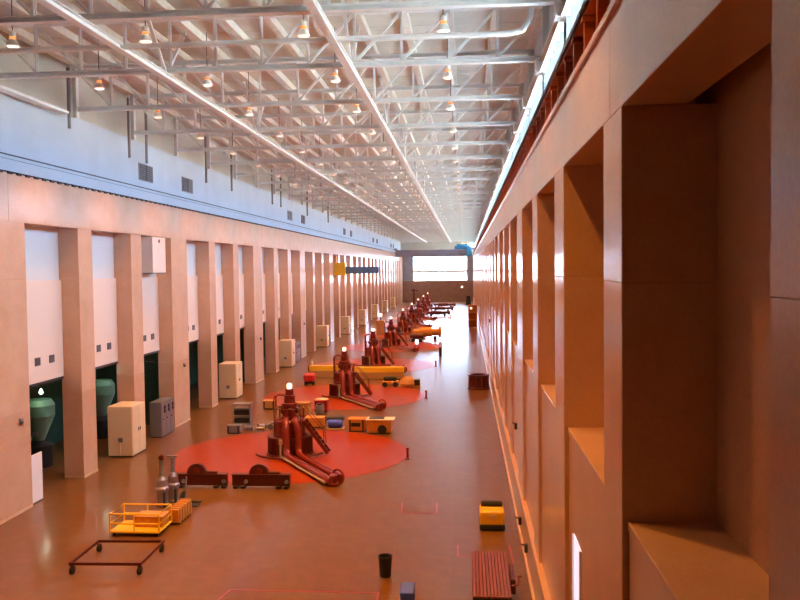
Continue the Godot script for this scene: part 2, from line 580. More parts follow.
func far_wall() -> void:
	var w := thing("wall_far", "brown panelled end wall below a huge bright window", "wall", Vector3.ZERO, 0, "", "structure")
	var xs := []
	for i in 8: xs.append(-21.5 + i * 3.58)
	for i in 7:
		slab(w, "wall_panel", M.brown_wall, xs[i] + 0.03, xs[i + 1] - 0.03, 0.0, 6.84, END, END + 0.4, 0.03)
	slab(w, "wall_side", M.grey_wall, -28.0, -16.96, 6.84, 14.64, END, END + 0.4)
	slab(w, "wall_side", M.grey_wall, 0.3, 4.4, 6.84, 14.64, END, END + 0.4)
	slab(w, "wall_top", M.upper_grey, -28.0, 4.4, 14.64, 22.3, END, END + 0.4)
	slab(w, "wall_base", M.brown_wall, -28.0, 4.4, 0.0, 6.84, END + 0.1, END + 0.4)
	for i in 6:
		slab(w, "stud", M.upper_grey, -18.0 + i * 3.6, -17.7 + i * 3.6, 16.0, 22.0, END - 0.25, END)
	var win := thing("window_1", "huge bright multi-pane window filling the end wall", "window", W(-8.33, 6.84, END + 0.2), 0, "", "structure")
	for y in [0.06, 3.04, 7.74]:
		part(win, "frame_rail", box_mesh(Vector3(17.26, 0.9 if y == 3.04 else 0.14, 0.14)), M.steel, Vector3(0, y, 0))
	for i in 6:
		part(win, "mullion", box_mesh(Vector3(0.1, 7.8, 0.12)), M.steel, Vector3(-8.58 + i * 3.432, 3.9, 0))
	for i in 5:
		part(win, "pane", box_mesh(Vector3(3.3, 2.8, 0.012)), M.glass, Vector3(-6.864 + i * 3.432, 1.55, 0))
		part(win, "pane", box_mesh(Vector3(3.3, 4.5, 0.012)), M.glass, Vector3(-6.864 + i * 3.432, 5.4, 0))
	var l := thing("wall_lamp", "small white lamp on the brown end wall", "lamp", W(-1.33, 4.77, END - 0.1))
	part(l, "bracket", box_mesh(Vector3(0.2, 0.5, 0.2), 0.02, Vector3(0, -0.4, 0)), M.steel_dark)
	part(l, "globe", lathe_mesh([[0.0, -0.35], [0.25, -0.25], [0.35, 0.0], [0.25, 0.25], [0.0, 0.35]], 12), M.globe)

# ---------------------------------------------------------------- roof steel
func roof() -> void:
	var x0 := -20.1
	var x1 := 3.3
	var step := (x1 - x0) / 12.0
	var st := st_new()
	ibeam(st, Vector3(x0, 0.11, 0), Vector3(x1, 0.11, 0), 0.3, 0.22, 0.035)
	var bottom := st.commit()
	st = st_new()
	ibeam(st, Vector3(x0, TOPCH - CHORD - 0.11, 0), Vector3(x1, TOPCH - CHORD - 0.11, 0), 0.3, 0.22, 0.035)
	var top := st.commit()
	var hgt := TOPCH - CHORD
	st = st_new()
	for s in [-0.07, 0.07]: cbox(st, Vector3(0, hgt / 2, s), Vector3(0.09, hgt - 0.44, 0.05))
	var vert := st.commit()
	st = st_new()
	bar(st, Vector3(0, 0.2, 0), Vector3(step, hgt - 0.2, 0), 0.1, 0.1)
	var dg_r := st.commit()
	st = st_new()
	bar(st, Vector3(0, 0.2, 0), Vector3(-step, hgt - 0.2, 0), 0.1, 0.1)
	var dg_l := st.commit()
	st = st_new()
	ibeam(st, Vector3(0, -0.3, 0), Vector3(0, hgt + 0.3, 0), 0.3, 0.3, 0.03)
	var post := st.commit()
	var t := thing("roof_truss", "pale grey steel truss spanning the hall under the cream roof", "truss", Vector3.ZERO, 0, "roof trusses")
	part(t, "bottom_chord", bottom, M.steel)
	part(t, "top_chord", top, M.steel)
	for i in 13:
		var x := x0 + step * i
		if i == 0 or i == 12:
			part(t, "end_post", post, M.steel, Vector3(x, 0, 0))
		else:
			part(t, "vertical", vert, M.steel, Vector3(x, 0, 0))
		if i >= 6 and i < 12: part(t, "diagonal", dg_r, M.steel, Vector3(x, 0, 0))
		if i <= 6 and i > 0: part(t, "diagonal", dg_l, M.steel, Vector3(x, 0, 0))
	t.position = W(0, CHORD, TRUSS0)
	for k in range(1, 36):
		copy_of(t, W(0, CHORD, TRUSS0 + BAY * k - (0.3 if k == 35 else 0.0)))
	# purlins over the panel points
	st = st_new()
	cbox(st, Vector3(0, 0, 0), Vector3(0.32, 0.36, END - NEAR - 0.2), 0.01)
	var pm := st.commit()
	for i in 13:
		solo("roof_purlin", pm, M.purlin, Vector3(x0 + step * i, TOPCH + 0.18, -(END + NEAR) / 2), "long cream purlin running the length of the hall under the deck", "purlin", "roof purlins")
	# two long struts at the bottom chords with sway braces
	for x in [-12.5, -4.65]:
		var s := thing("roof_strut", "long grey strut tying the truss bottoms along the hall" + (" beside the white upper wall side" if x < -10 else " on the clerestory side"), "strut", Vector3(x, CHORD - 0.13, 0))
		st = st_new()
		ibeam(st, Vector3(0, 0, -NEAR), Vector3(0, 0, -END), 0.3, 0.24, 0.03)
		part(s, "beam", st.commit(), M.steel)
		st = st_new()
		bar(st, Vector3(0, 0.1, 0), Vector3(0, hgt + 0.1, -BAY * 0.34), 0.12, 0.12)
		bar(st, Vector3(0, 0.1, 0), Vector3(0, hgt + 0.1, BAY * 0.34), 0.12, 0.12)
		var br := st.commit()
		for k in 36:
			if k % 2 == 0: part(s, "sway_brace", br, M.steel, W(0, 0, TRUSS0 + BAY * k - (0.3 if k == 35 else 0.0)))
	# edge beam beside the clerestory
	var e := thing("edge_beam", "pale grey edge beam along the truss ends under the clerestory", "beam", Vector3.ZERO)
	st = st_new()
	ibeam(st, W(3.2, CHORD - 0.25, NEAR), W(3.2, CHORD - 0.25, END), 0.36, 0.5, 0.04)
	part(e, "beam", st.commit(), M.steel)
	for k in 35:
		part(e, "knee_plate", box_mesh(Vector3(0.4, 0.6, 0.5), 0.03), M.steel, W(3.05, CHORD - 0.2, TRUSS0 + BAY * k))
	# a bent pipe between the first trusses in view
	solo("roof_pipe", tube_mesh([W(-20.5, 19.2, 29.2), W(1.6, 19.2, 29.2), W(2.05, 19.3, 29.2), W(2.3, 19.7, 29.2), W(2.6, 21.9, 29.2)], 0.11, 8), M.steel, Vector3.ZERO, "long pale pipe crossing the hall between trusses with a bent end", "pipe")
	# hangers by the white wall
	var drops := [[40.8, 18.4, 0], [48.3, 17.9, 1], [51.0, 17.9, 1], [63.0, 17.9, 1], [70.0, 17.9, 1], [85.0, 17.9, 1], [89.0, 17.9, 1], [104.0, 17.9, 1], [120.0, 17.9, 1]]
	for q in drops:
		solo("hanging_pipe", tube_mesh([Vector3(0, 0, 0), Vector3(0, CHORD + 2.2 - q[1], 0)], 0.09, 8), M.grey_metal, W(-20.3, q[1], q[0]), "short dark pipe hanging from the roof in front of the white upper wall", "pipe", "pipes hanging by the white wall")
	# a folded-back tray near the first truss
	solo("cable_tray", box_mesh(Vector3(0.5, 0.14, 7.0), 0.02), M.steel, W(-20.4, 19.15, 37.0), "grey cable tray along the top of the white upper wall", "tray")

# ---------------------------------------------------------------- lamps
func lamps() -> void:
	var bell := lathe_mesh([[0.04, 0.56], [0.12, 0.54], [0.13, 0.4], [0.11, 0.38], [0.11, 0.26], [0.16, 0.22], [0.23, 0.06], [0.24, 0.0], [0.21, 0.0]], 16)
	var slot := lathe_mesh([[0.11, 0.37], [0.125, 0.34], [0.125, 0.29], [0.11, 0.26]], 12)
	var lens := lathe_mesh([[0.225, 0.02], [0.17, -0.03], [0.0, -0.05]], 16)
	var stem := tube_mesh([Vector3(0, 0.6, 0), Vector3(0, 2.47, 0)], 0.018, 6)
	for k in 33:
		var d := 15.4 + BAY * k
		for x in [-17.1, -11.9, -5.9, -0.75]:
			var l := thing("high_bay_lamp", "warm glowing high-bay lamp hanging between the roof trusses", "lamp", W(x, 19.6, d), 0, "high-bay lamps")
			part(l, "reflector", bell, M.steel)
			part(l, "glow_ring", slot, M.slot)
			part(l, "lens", lens, M.lens)
			part(l, "stem", stem, M.steel_dark)
			var s := SpotLight3D.new()
			s.name = "lamp_light"
			s.light_color = LAMP_COLOR
			s.light_energy = LAMP_ENERGY
			s.light_size = 0.25
			s.spot_angle = 46.0
			s.spot_angle_attenuation = 0.6
			s.spot_range = 120.0
			s.spot_attenuation = 2.0
			s.shadow_enabled = true
			s.position = Vector3(0, -0.09, 0)
			s.rotation.x = -PI / 2
			l.add_child(s)

# ---------------------------------------------------------------- generators
func generators() -> void:
	var disc := solo("painted_disc", lathe_mesh([[0.0, 0.012], [6.99, 0.012], [7.0, 0.0]], 96), M.disc, W(-10.57, 0, 47.7), "large glossy orange-red disc painted on the floor round an exciter", "floor paint", "painted discs")
	var g := thing("generator_exciter", "dark red generator exciter stack with curved pipes, ladder and white globe on top", "generator", W(-10.57, 0.02, 47.7), 0, "generator exciters")
	var st := st_new()
	lathe(st, [[1.42, 0.0], [1.42, 0.1], [1.3, 0.12], [1.3, 1.0], [1.36, 1.02], [1.36, 1.12], [0.0, 1.12]], 40)
	for i in 40:
		var a := TAU * i / 40.0
		cbox(st, Vector3(cos(a) * 1.31, 0.56, sin(a) * 1.31), Vector3(0.05, 0.88, 0.07), 0.0, Basis(Vector3.UP, -a))
	part(g, "base_drum", st.commit(), M.red_dark)
	part(g, "upper_drum", lathe_mesh([[0.98, 1.12], [0.98, 1.24], [0.9, 1.26], [0.88, 1.9], [0.92, 1.92], [0.92, 2.02], [0.8, 2.1], [0.0, 2.1]], 32), M.red)
	part(g, "neck", lathe_mesh([[0.52, 2.1], [0.52, 2.25], [0.44, 2.28], [0.42, 2.9], [0.48, 2.92], [0.48, 3.02], [0.34, 3.06], [0.3, 3.4], [0.34, 3.42], [0.34, 3.5], [0.26, 3.52], [0.24, 3.8], [0.28, 3.82], [0.28, 3.88], [0.0, 3.88]], 24), M.red)
	for i in 6:
		var a := TAU * i / 6.0 + 0.3
		part(g, "brush_box", box_mesh(Vector3(0.16, 0.34, 0.2), 0.02), M.red_dark, Vector3(cos(a) * 0.5, 2.62, sin(a) * 0.5), -a)
	part(g, "globe", lathe_mesh([[0.1, -0.2], [0.14, -0.12], [0.17, 0.0], [0.14, 0.11], [0.0, 0.17]], 14), M.globe, Vector3(0, 4.06, 0))
	var gl := OmniLight3D.new()
	gl.name = "globe_light"
	gl.light_color = Color(1.0, 0.9, 0.72)
	gl.light_energy = 0.045
	gl.light_size = 0.15
	gl.omni_range = 40.0
	gl.omni_attenuation = 2.0
	gl.shadow_enabled = true
	gl.position = Vector3(0, 4.06, 0)
	# two large ducts bending down the front, then running on the floor
	var ends := [[Vector3(-0.12, 1.95, 0.3), Vector3(0.12, 0.235, 1.7), Vector3(3.67, 0.235, 7.25)], [Vector3(0.36, 1.95, 0.2), Vector3(0.75, 0.235, 1.35), Vector3(4.0, 0.235, 6.6)]]
	for e in ends:
		var a: Vector3 = e[0]; var b: Vector3 = e[1]; var c: Vector3 = e[2]
		var pts: Array = bez(a, a + Vector3(0.0, 0.55, 0.75), Vector3(b.x - 0.05, 1.7, b.z - 0.45), Vector3(b.x - 0.02, 1.0, b.z - 0.22), 10)
		pts.append_array(bez(Vector3(b.x - 0.02, 0.8, b.z - 0.2), Vector3(b.x, 0.3, b.z - 0.1), b + Vector3(0.05, 0, 0.05), b + (c - b) * 0.12, 6))
		pts.append(c)
		part(g, "duct", tube_mesh(pts, 0.21, 14), M.pipe_red)
	part(g, "conduit", tube_mesh([Vector3(-0.25, 0.9, 1.36), Vector3(-0.25, 0.25, 1.5), Vector3(-0.15, 0.14, 1.7), Vector3(3.35, 0.14, 7.2)], 0.07, 8), M.pipe_grey)
	part(g, "junction_box", box_mesh(Vector3(0.28, 0.3, 0.12), 0.02), M.pipe_grey, Vector3(-0.25, 0.95, 1.38))
	var ring := []
	for i in 16:
		var a := TAU * i / 16.0
		ring.append(Vector3(3.98 + cos(a) * 0.3, 0.42 + sin(a) * 0.36, 6.95 + cos(a) * 0.18))
	part(g, "valve_ring", tube_mesh(ring, 0.06, 8, true), M.pipe_red)
	part(g, "valve_body", lathe_mesh([[0.3, 0.0], [0.3, 0.1], [0.2, 0.14], [0.2, 0.5], [0.12, 0.58], [0.0, 0.6]], 16), M.red, Vector3(3.75, 0.0, 7.1))
	# ladder-like stair on the right
	var s0 := Vector3(0.92, 2.0, 0.1)
	var s1 := Vector3(2.35, 0.12, 0.25)
	var stair := MeshInstance3D.new()
	st = st_new()
	for z in [-0.3, 0.3]:
		bar(st, s0 + Vector3(0, 0, z), s1 + Vector3(0, 0, z), 0.05, 0.22)
	stair = part(g, "stair", st.commit(), M.red)
	for i in 7:
		part(stair, "tread", box_mesh(Vector3(0.22, 0.04, 0.56)), M.black, s0.lerp(s1, (i + 0.7) / 7.5))
	for z in [-0.3, 0.3]:
		part(stair, "handrail", tube_mesh([s0 + Vector3(-0.1, 0.0, z), s0 + Vector3(-0.05, 0.85, z), s0.lerp(s1, 0.75) + Vector3(0.1, 0.9, z), s0.lerp(s1, 0.8) + Vector3(0.1, 0.1, z)], 0.025, 6), M.red)
	# hoop ladder on the left and guard rail on the drum
	part(g, "hoop_rail", tube_mesh([Vector3(-0.88, 1.1, 0.3), Vector3(-0.88, 3.3, 0.3), Vector3(-0.82, 3.46, 0.28), Vector3(-0.66, 3.52, 0.25), Vector3(-0.28, 3.52, 0.1)], 0.04, 8), M.red)
	part(g, "hoop_rail", tube_mesh([Vector3(-0.88, 1.1, -0.2), Vector3(-0.88, 3.3, -0.2), Vector3(-0.82, 3.46, -0.18), Vector3(-0.66, 3.52, -0.15), Vector3(-0.28, 3.52, -0.05)], 0.04, 8), M.red)
	var rl := st_new()
	var arc := []
	for i in 25:
		var a := TAU * i / 24.0
		arc.append(Vector3(cos(a) * 0.84, 2.75, sin(a) * 0.84))
		if i < 24 and i % 2 == 0: tube(rl, [Vector3(cos(a) * 0.84, 2.05, sin(a) * 0.84), Vector3(cos(a) * 0.84, 2.75, sin(a) * 0.84)], 0.022, 6)
	tube(rl, arc, 0.025, 6)
	part(g, "guard_rail", rl.commit(), M.red)
	arc = []
	for i in 25:
		var a := deg_to_rad(lerpf(150.0, 14.0, i / 24.0))
		arc.append(Vector3(cos(a) * 2.08, 0.16, sin(a) * 2.08))
	part(g, "floor_bumper", tube_mesh(arc, 0.07, 8), M.red_dark)
	g.add_child(gl)
	for k in range(1, 9):
		copy_of(disc, W(-10.57, 0, 47.7 + UNIT * k))
		var h := copy_of(g, W(-10.57, 0.02, 47.7 + UNIT * k))
		if k == 1: h.set_meta("label", "dark red exciter stack with a long yellow beam and crimson cart behind it")
	g.set_meta("label", "dark red exciter stack with two lifting beams lying in front of its disc")
	for k in 9:
		var p := thing("marker_post", "short red post standing at the rim of a painted disc", "post", W(-3.45, 0, 46.5 + UNIT * k), 0, "rim posts")
		part(p, "foot", lathe_mesh([[0.16, 0.0], [0.16, 0.04], [0.06, 0.06], [0.0, 0.06]], 12), M.red)
		part(p, "shaft", lathe_mesh([[0.07, 0.05], [0.07, 0.55], [0.1, 0.56], [0.1, 0.66], [0.0, 0.68]], 12), M.tape)

# ---------------------------------------------------------------- equipment on the floor
func caster(parent: Node, at: Vector3, r := 0.13) -> void:
	var c := part(parent, "caster", box_mesh(Vector3(0.14, 0.16, 0.05), 0.0), M.steel_dark, at + Vector3(0, r + 0.1, 0))
	part(c, "wheel", lathe_mesh([[0.0, -0.06], [r, -0.06], [r, 0.06], [0.0, 0.06]], 14, Basis(Vector3.FORWARD, PI / 2)), M.black, Vector3(0, -0.1, 0))

func equipment() -> void:
	# cream cabinets by the pilasters, one to a unit
	var c := thing("tall_cabinet", "tall cream metal cabinet standing against a pink pilaster", "cabinet", Vector3.ZERO, 0, "cream cabinets by the pilasters")
	part(c, "body", box_mesh(Vector3(1.5, 2.95, 2.0), 0.03, Vector3(0, 1.55, 0)), M.cream)
	part(c, "plinth", box_mesh(Vector3(1.4, 0.1, 1.9), 0.0, Vector3(0, 0.05, 0)), M.dark)
	for s in [-1, 1]:
		var dr := part(c, "door", box_mesh(Vector3(0.03, 2.7, 0.92), 0.01), M.cream, Vector3(0.755, 1.55, s * 0.48))
		part(dr, "handle", box_mesh(Vector3(0.05, 0.2, 0.05), 0.01), M.steel_dark, Vector3(0.03, 0, -s * 0.36))
	part(c, "switch_box", box_mesh(Vector3(0.28, 0.26, 0.1), 0.02), M.grey_metal, Vector3(0.05, 1.05, 1.05))
	part(c, "conduit", tube_mesh([Vector3(0.0, 0.1, 1.04), Vector3(0.0, 0.95, 1.04)], 0.04, 8), M.cream)
	c.position = W(-20.55 + 0.05, 0, 47.4)
	for k in range(1, 9):
		copy_of(c, W(-20.4, 0, [0, 68.9, 91.2, 114.4, 136.0, 158.0, 180.0, 202.0, 224.0][k]))
	c.set_meta("label", "tall cream metal cabinet beside the grey instrument panel with dials")
	# grey instrument panels
	for q in [[53.1, "grey metal instrument panel with dials beside the cream cabinet"], [95.8, "blue-grey metal panel behind a cream cabinet by the pilasters"]]:
		var p := thing("instrument_panel", q[1], "panel", W(-20.5, 0, q[0]))
		part(p, "body", box_mesh(Vector3(0.8, 2.3, 2.3), 0.02, Vector3(0, 1.2, 0)), M.grey_metal)
		part(p, "plinth", box_mesh(Vector3(0.74, 0.08, 2.2), 0.0, Vector3(0, 0.04, 0)), M.dark)
		for j in 3:
			part(p, "face_panel", box_mesh(Vector3(0.03, 2.0, 0.7), 0.01), M.silver, Vector3(0.41, 1.2, (j - 1) * 0.74))
			for y in [1.95, 1.7]:
				part(p, "dial", lathe_mesh([[0.13, 0.0], [0.13, 0.03], [0.0, 0.035]], 14, Basis(Vector3.FORWARD, PI / 2)), M.black, Vector3(0.42, y, (j - 1) * 0.74 - 0.12))
			part(p, "knob", box_mesh(Vector3(0.05, 0.06, 0.06)), M.black, Vector3(0.44, 1.2, (j - 1) * 0.74 + 0.2))
	# white box hung in the third opening
	var hb := thing("hanging_box", "large white box hung high in an opening between pilasters", "box", W(-20.75, 10.9, 52.95))
	part(hb, "body", box_mesh(Vector3(0.75, 2.35, 2.3), 0.02, Vector3(0, 1.18, 0)), M.panel_cream)
	part(hb, "emblem", lathe_mesh([[0.12, 0.0], [0.12, 0.02], [0.0, 0.02]], 12, Basis(Vector3.FORWARD, PI / 2)), M.vent, Vector3(0.375, 2.1, 0.0))
	part(hb, "underside", box_mesh(Vector3(0.7, 0.06, 2.25), 0.0, Vector3(0, -0.03, 0)), M.steel_dark)
	# swing bracket and green ladder in the same opening
	var sb := thing("swing_bracket", "small dark triangular bracket on the wall below the white box", "bracket", W(-21.3, 5.2, 50.6))
	part(sb, "arm", tube_mesh([Vector3(0, 0, 0), Vector3(1.3, 0.0, 0.0)], 0.04, 6), M.dark)
	part(sb, "mast", tube_mesh([Vector3(0.06, -0.2, 0), Vector3(0.06, 0.7, 0)], 0.05, 6), M.dark)
	part(sb, "brace", tube_mesh([Vector3(0.06, 0.65, 0), Vector3(1.25, 0.03, 0)], 0.025, 6), M.dark)
	var ld := thing("wall_ladder", "green steel ladder standing in the opening below the white box", "ladder", W(-21.25, 0, 51.2))
	for z in [-0.28, 0.28]:
		part(ld, "stile", box_mesh(Vector3(0.08, 4.9, 0.06), 0.0, Vector3(0, 2.45, 0)), M.green_light, Vector3(0, 0, z))
	for j in 14:
		part(ld, "rung", box_mesh(Vector3(0.04, 0.05, 0.52)), M.green_light, Vector3(0, 0.35 + 0.33 * j, 0))
	# gallery tanks and bulbs seen through the first doorways
	for q in [[43.3, -23.6, 4.35, 41.6], [50.9, -23.5, 5.1, 49.6]]:
		var b := thing("bulb_lamp", "white bulb hanging in the green gallery behind the pilasters", "lamp", W(q[1], q[2], q[0]), 0, "gallery bulbs")
		part(b, "bulb", lathe_mesh([[0.0, -0.13], [0.09, -0.09], [0.125, 0.0], [0.09, 0.09], [0.04, 0.2]], 12), M.bulb)
		part(b, "cord", tube_mesh([Vector3(0, 0.2, 0), Vector3(0, 7.2 - q[2], 0)], 0.02, 5), M.black)
		var o := OmniLight3D.new()
		o.name = "bulb_light"
		o.light_color = Color(0.95, 1.0, 0.86)
		o.light_energy = 0.11
		o.light_size = 0.18
		o.omni_range = 40.0
		o.omni_attenuation = 2.0
		o.shadow_enabled = true
		b.add_child(o)
		var t := thing("pressure_tank", "green pressure tank on a dark base inside the gallery", "tank", W(-24.3, 0, q[3] + 2.6), 0, "gallery tanks")
		part(t, "vessel", lathe_mesh([[0.0, 1.3], [0.25, 1.35], [0.9, 2.9], [0.9, 3.5], [0.7, 3.8], [0.0, 3.9]], 20), M.green_light)
		part(t, "base", lathe_mesh([[0.7, 0.0], [0.7, 1.2], [0.45, 1.45], [0.0, 1.45]], 16), M.black)
		part(t, "gauge", box_mesh(Vector3(0.3, 0.2, 0.06)), M.silver, Vector3(0.3, 2.0, 0.95))
	# white board against the jamb
	var wb := thing("white_board", "tall white board leaning in the doorway beside the first pilaster", "board", W(-20.62, 0, 37.1))
	part(wb, "sheet", box_mesh(Vector3(0.06, 2.3, 1.2), 0.01, Vector3(0, 1.19, 0)), M.white_paint)
	part(wb, "foot", box_mesh(Vector3(0.2, 0.05, 1.0), 0.0, Vector3(0, 0.025, 0)), M.steel_dark)
	# wall sockets on the pilasters
	for d in [35.5, 57.2, 79.2, 101.0]:
		var s := thing("socket_box", "small grey socket box on the face of a pink pilaster", "socket", W(WL, 4.2, d), 0, "pilaster sockets")
		part(s, "box", box_mesh(Vector3(0.14, 0.28, 0.2), 0.02, Vector3(0.07, 0, 0)), M.grey_metal)
		part(s, "plug", box_mesh(Vector3(0.1, 0.1, 0.16), 0.02, Vector3(0.16, -0.02, 0.12)), M.steel_dark)
	# jib hoist reaching out from the left pilasters
	var j := thing("jib_hoist", "blue jib girder with a yellow hoist box reaching out from the pilasters", "crane", W(WL, 10.8, 126.0))
	part(j, "hoist_box", box_mesh(Vector3(1.7, 2.0, 1.6), 0.04, Vector3(0.9, 0.2, 0)), M.yellow)
	part(j, "wall_bracket", box_mesh(Vector3(0.3, 3.4, 1.0), 0.03, Vector3(0.15, 0.6, 0)), M.ochre)
	part(j, "girder", box_mesh(Vector3(5.2, 1.05, 0.7), 0.03, Vector3(4.3, 0.0, 0)), M.blue_steel)
	# bridge crane at the far end
	var b := thing("bridge_crane", "dark grey overhead bridge crane in front of the far window with a turquoise trolley", "crane", W(-9.0, 14.3, 235.0))
	for z in [1.6, -1.6]:
		part(b, "girder", box_mesh(Vector3(21.9, 1.9, 0.8), 0.05, Vector3(-0.2, 0.95, z)), M.grey_wall)
	part(b, "end_carriage", box_mesh(Vector3(0.7, 0.5, 5.0), 0.05, Vector3(-11.1, 2.15, 0)), M.grey_wall)
	part(b, "end_carriage", box_mesh(Vector3(0.9, 0.5, 5.0), 0.05, Vector3(10.95, 2.15, 0)), M.grey_wall)
	var tr := part(b, "trolley", box_mesh(Vector3(4.2, 1.0, 3.6), 0.08, Vector3(7.9, 2.45, 0)), M.blue_crane)
	part(tr, "drum", lathe_mesh([[0.0, -1.5], [0.5, -1.5], [0.5, 1.5], [0.0, 1.5]], 16, Basis(Vector3.FORWARD, PI / 2)), M.blue_crane, Vector3(7.9, 3.1, 0.4))
	part(tr, "cab", box_mesh(Vector3(1.6, 2.6, 1.8), 0.1, Vector3(9.8, 1.2, 2.6)), M.blue_crane)

	# ---- things standing on the floor
	# waste bin
	var bin := thing("waste_bin", "black round waste bin standing alone on the brown floor", "bin", W(-2.97, 0, 28.6))
	part(bin, "body", lathe_mesh([[0.17, 0.0], [0.2, 0.02], [0.25, 0.72], [0.22, 0.72], [0.18, 0.06], [0.0, 0.05]], 20), M.black)
	part(bin, "rim", tube_mesh(ringpts(0.25, 0.73), 0.02, 6, true), M.black)
	# blue bin
	var bb := thing("blue_bin", "blue plastic bin with a sloping lid near the waste bin", "bin", W(-1.9, 0, 24.9))
	part(bb, "body", box_mesh(Vector3(0.42, 0.95, 0.55), 0.03, Vector3(0, 0.5, 0)), M.blue)
	var lid := st_new()
	cbox(lid, Vector3(0, 1.03, 0), Vector3(0.44, 0.12, 0.58), 0.03, Basis(Vector3.RIGHT, 0.25))
	part(bb, "lid", lid.commit(), M.blue)
	# yellow sweeper
	var sw := thing("floor_sweeper", "yellow floor sweeper with black roller top and bumper by the glossy wall", "machine", W(1.0, 0, 34.4))
	part(sw, "body", box_mesh(Vector3(1.02, 0.6, 1.1), 0.06, Vector3(0, 0.5, 0)), M.yellow)
	part(sw, "bumper", box_mesh(Vector3(1.06, 0.22, 1.2), 0.03, Vector3(0, 0.13, 0)), M.black)
	part(sw, "badge", box_mesh(Vector3(0.2, 0.12, 0.02), 0.0, Vector3(0, 0.58, 0.56)), M.cream)
	part(sw, "roller", lathe_mesh([[0.0, -0.45], [0.14, -0.45], [0.14, 0.45], [0.0, 0.45]], 14, Basis(Vector3.FORWARD, PI / 2)), M.black, Vector3(0, 0.86, -0.3))
	part(sw, "handle", tube_mesh([Vector3(-0.4, 0.75, -0.45), Vector3(-0.4, 0.94, -0.5), Vector3(0.4, 0.94, -0.5), Vector3(0.4, 0.75, -0.45)], 0.03, 6), M.black)
	for x in [-0.42, 0.42]:
		part(sw, "wheel", lathe_mesh([[0.0, -0.05], [0.16, -0.05], [0.16, 0.05], [0.0, 0.05]], 14, Basis(Vector3.FORWARD, PI / 2)), M.black, Vector3(x, 0.16, 0.3))
	# slatted trolley
	var sl := thing("slatted_trolley", "red-brown trolley with a deck of long planks by the glossy wall", "trolley", W(0.72, 0, 26.9))
	part(sl, "frame", box_mesh(Vector3(1.2, 0.14, 4.0), 0.01, Vector3(0, 0.72, 0)), M.dark)
	for i in 11:
		part(sl, "plank", box_mesh(Vector3(0.095, 0.05, 4.06), 0.008), M.plank if i % 3 != 1 else M.plank_dark, Vector3(-0.55 + i * 0.11, 0.82 + (0.006 if i % 2 == 0 else 0.0), 0))
	for q in [[-0.5, 1.8], [0.5, 1.8], [-0.5, -1.8], [0.5, -1.8]]:
		part(sl, "leg", box_mesh(Vector3(0.1, 0.66, 0.1), 0.0, Vector3(0, 0.33, 0)), M.dark, Vector3(q[0], 0, q[1]))
	part(sl, "side_rack", box_mesh(Vector3(0.16, 0.5, 1.5), 0.03, Vector3(0.72, 0.62, -0.1)), M.red_dark)
	part(sl, "crank", tube_mesh([Vector3(0.66, 0.75, 0.9), Vector3(0.86, 0.8, 0.9), Vector3(0.88, 1.0, 0.7), Vector3(0.98, 1.0, 0.7)], 0.04, 6), M.red)
	# spool
	var sp := thing("cable_spool", "big dark red drum lying on its side on the floor by the glossy wall", "spool", W(1.05, 0, 74.0))
	part(sp, "barrel", lathe_mesh([[0.92, 0.12], [0.88, 0.16], [0.88, 1.15], [0.92, 1.2]], 28), M.red_dark)
	part(sp, "lower_flange", lathe_mesh([[1.02, 0.0], [1.02, 0.12], [0.92, 0.13]], 28), M.red_dark)
	part(sp, "upper_flange", lathe_mesh([[0.92, 1.18], [1.0, 1.2], [1.0, 1.3], [0.72, 1.3], [0.7, 0.5], [0.0, 0.5]], 28), M.red_dark)
	for i in 10:
		var a := TAU * i / 10.0
		part(sp, "stave", box_mesh(Vector3(0.06, 0.98, 0.12)), M.red, Vector3(cos(a) * 0.9, 0.65, sin(a) * 0.9), -a)
	# brown frame on casters
	var fr := thing("caster_frame", "empty brown steel frame on four casters", "frame", W(-13.2, 0, 29.4), 0.03)
	for q in [[Vector3(-1.3, 0.4, 1.15), Vector3(1.3, 0.4, 1.15)], [Vector3(-1.3, 0.4, -1.3), Vector3(1.3, 0.4, -1.3)], [Vector3(-1.3, 0.4, 1.2), Vector3(-1.3, 0.4, -1.35)], [Vector3(1.3, 0.4, 1.2), Vector3(1.3, 0.4, -1.35)]]:
		var fst := st_new()
		bar(fst, q[0], q[1], 0.08, 0.1)
		part(fr, "rail", fst.commit(), M.red_dark)
	for q in [[-1.25, 1.1], [1.25, 1.1], [-1.25, -1.25], [1.25, -1.25]]:
		caster(fr, Vector3(q[0], 0, q[1]), 0.14)
	# yellow railed cart
	var yc := thing("railed_cart", "yellow cart with open guard rails and a wooden box on its deck", "cart", W(-13.8, 0, 33.1), 0.0)
	part(yc, "deck", box_mesh(Vector3(2.1, 0.08, 1.5), 0.01, Vector3(0, 0.2, 0)), M.yellow)
	for y in [0.55, 0.95]:
		part(yc, "guard_rail", tube_mesh([Vector3(-1.05, y, 0.72), Vector3(1.05, y, 0.72), Vector3(1.05, y, -0.72), Vector3(-1.05, y, -0.72)], 0.035, 6, true), M.yellow)
	for q in [[-1.05, 0.72], [1.05, 0.72], [-1.05, -0.72], [1.05, -0.72], [0.0, 0.72], [0.0, -0.72]]:
		part(yc, "stanchion", tube_mesh([Vector3(q[0], 0.2, q[1]), Vector3(q[0], 0.95, q[1])], 0.035, 6), M.yellow)
	for q in [[-0.9, 0.6], [0.9, 0.6], [-0.9, -0.6], [0.9, -0.6]]:
		caster(yc, Vector3(q[0], 0, q[1]), 0.06)
	var wbx := thing("wooden_box", "ochre wooden box lying on the deck of the railed cart", "box", W(-13.4, 0.24, 33.3))
	part(wbx, "body", box_mesh(Vector3(1.2, 0.42, 0.8), 0.02, Vector3(0, 0.21, 0)), M.ochre)
	part(wbx, "lid", box_mesh(Vector3(1.26, 0.05, 0.86), 0.01, Vector3(0, 0.44, 0)), M.wood)
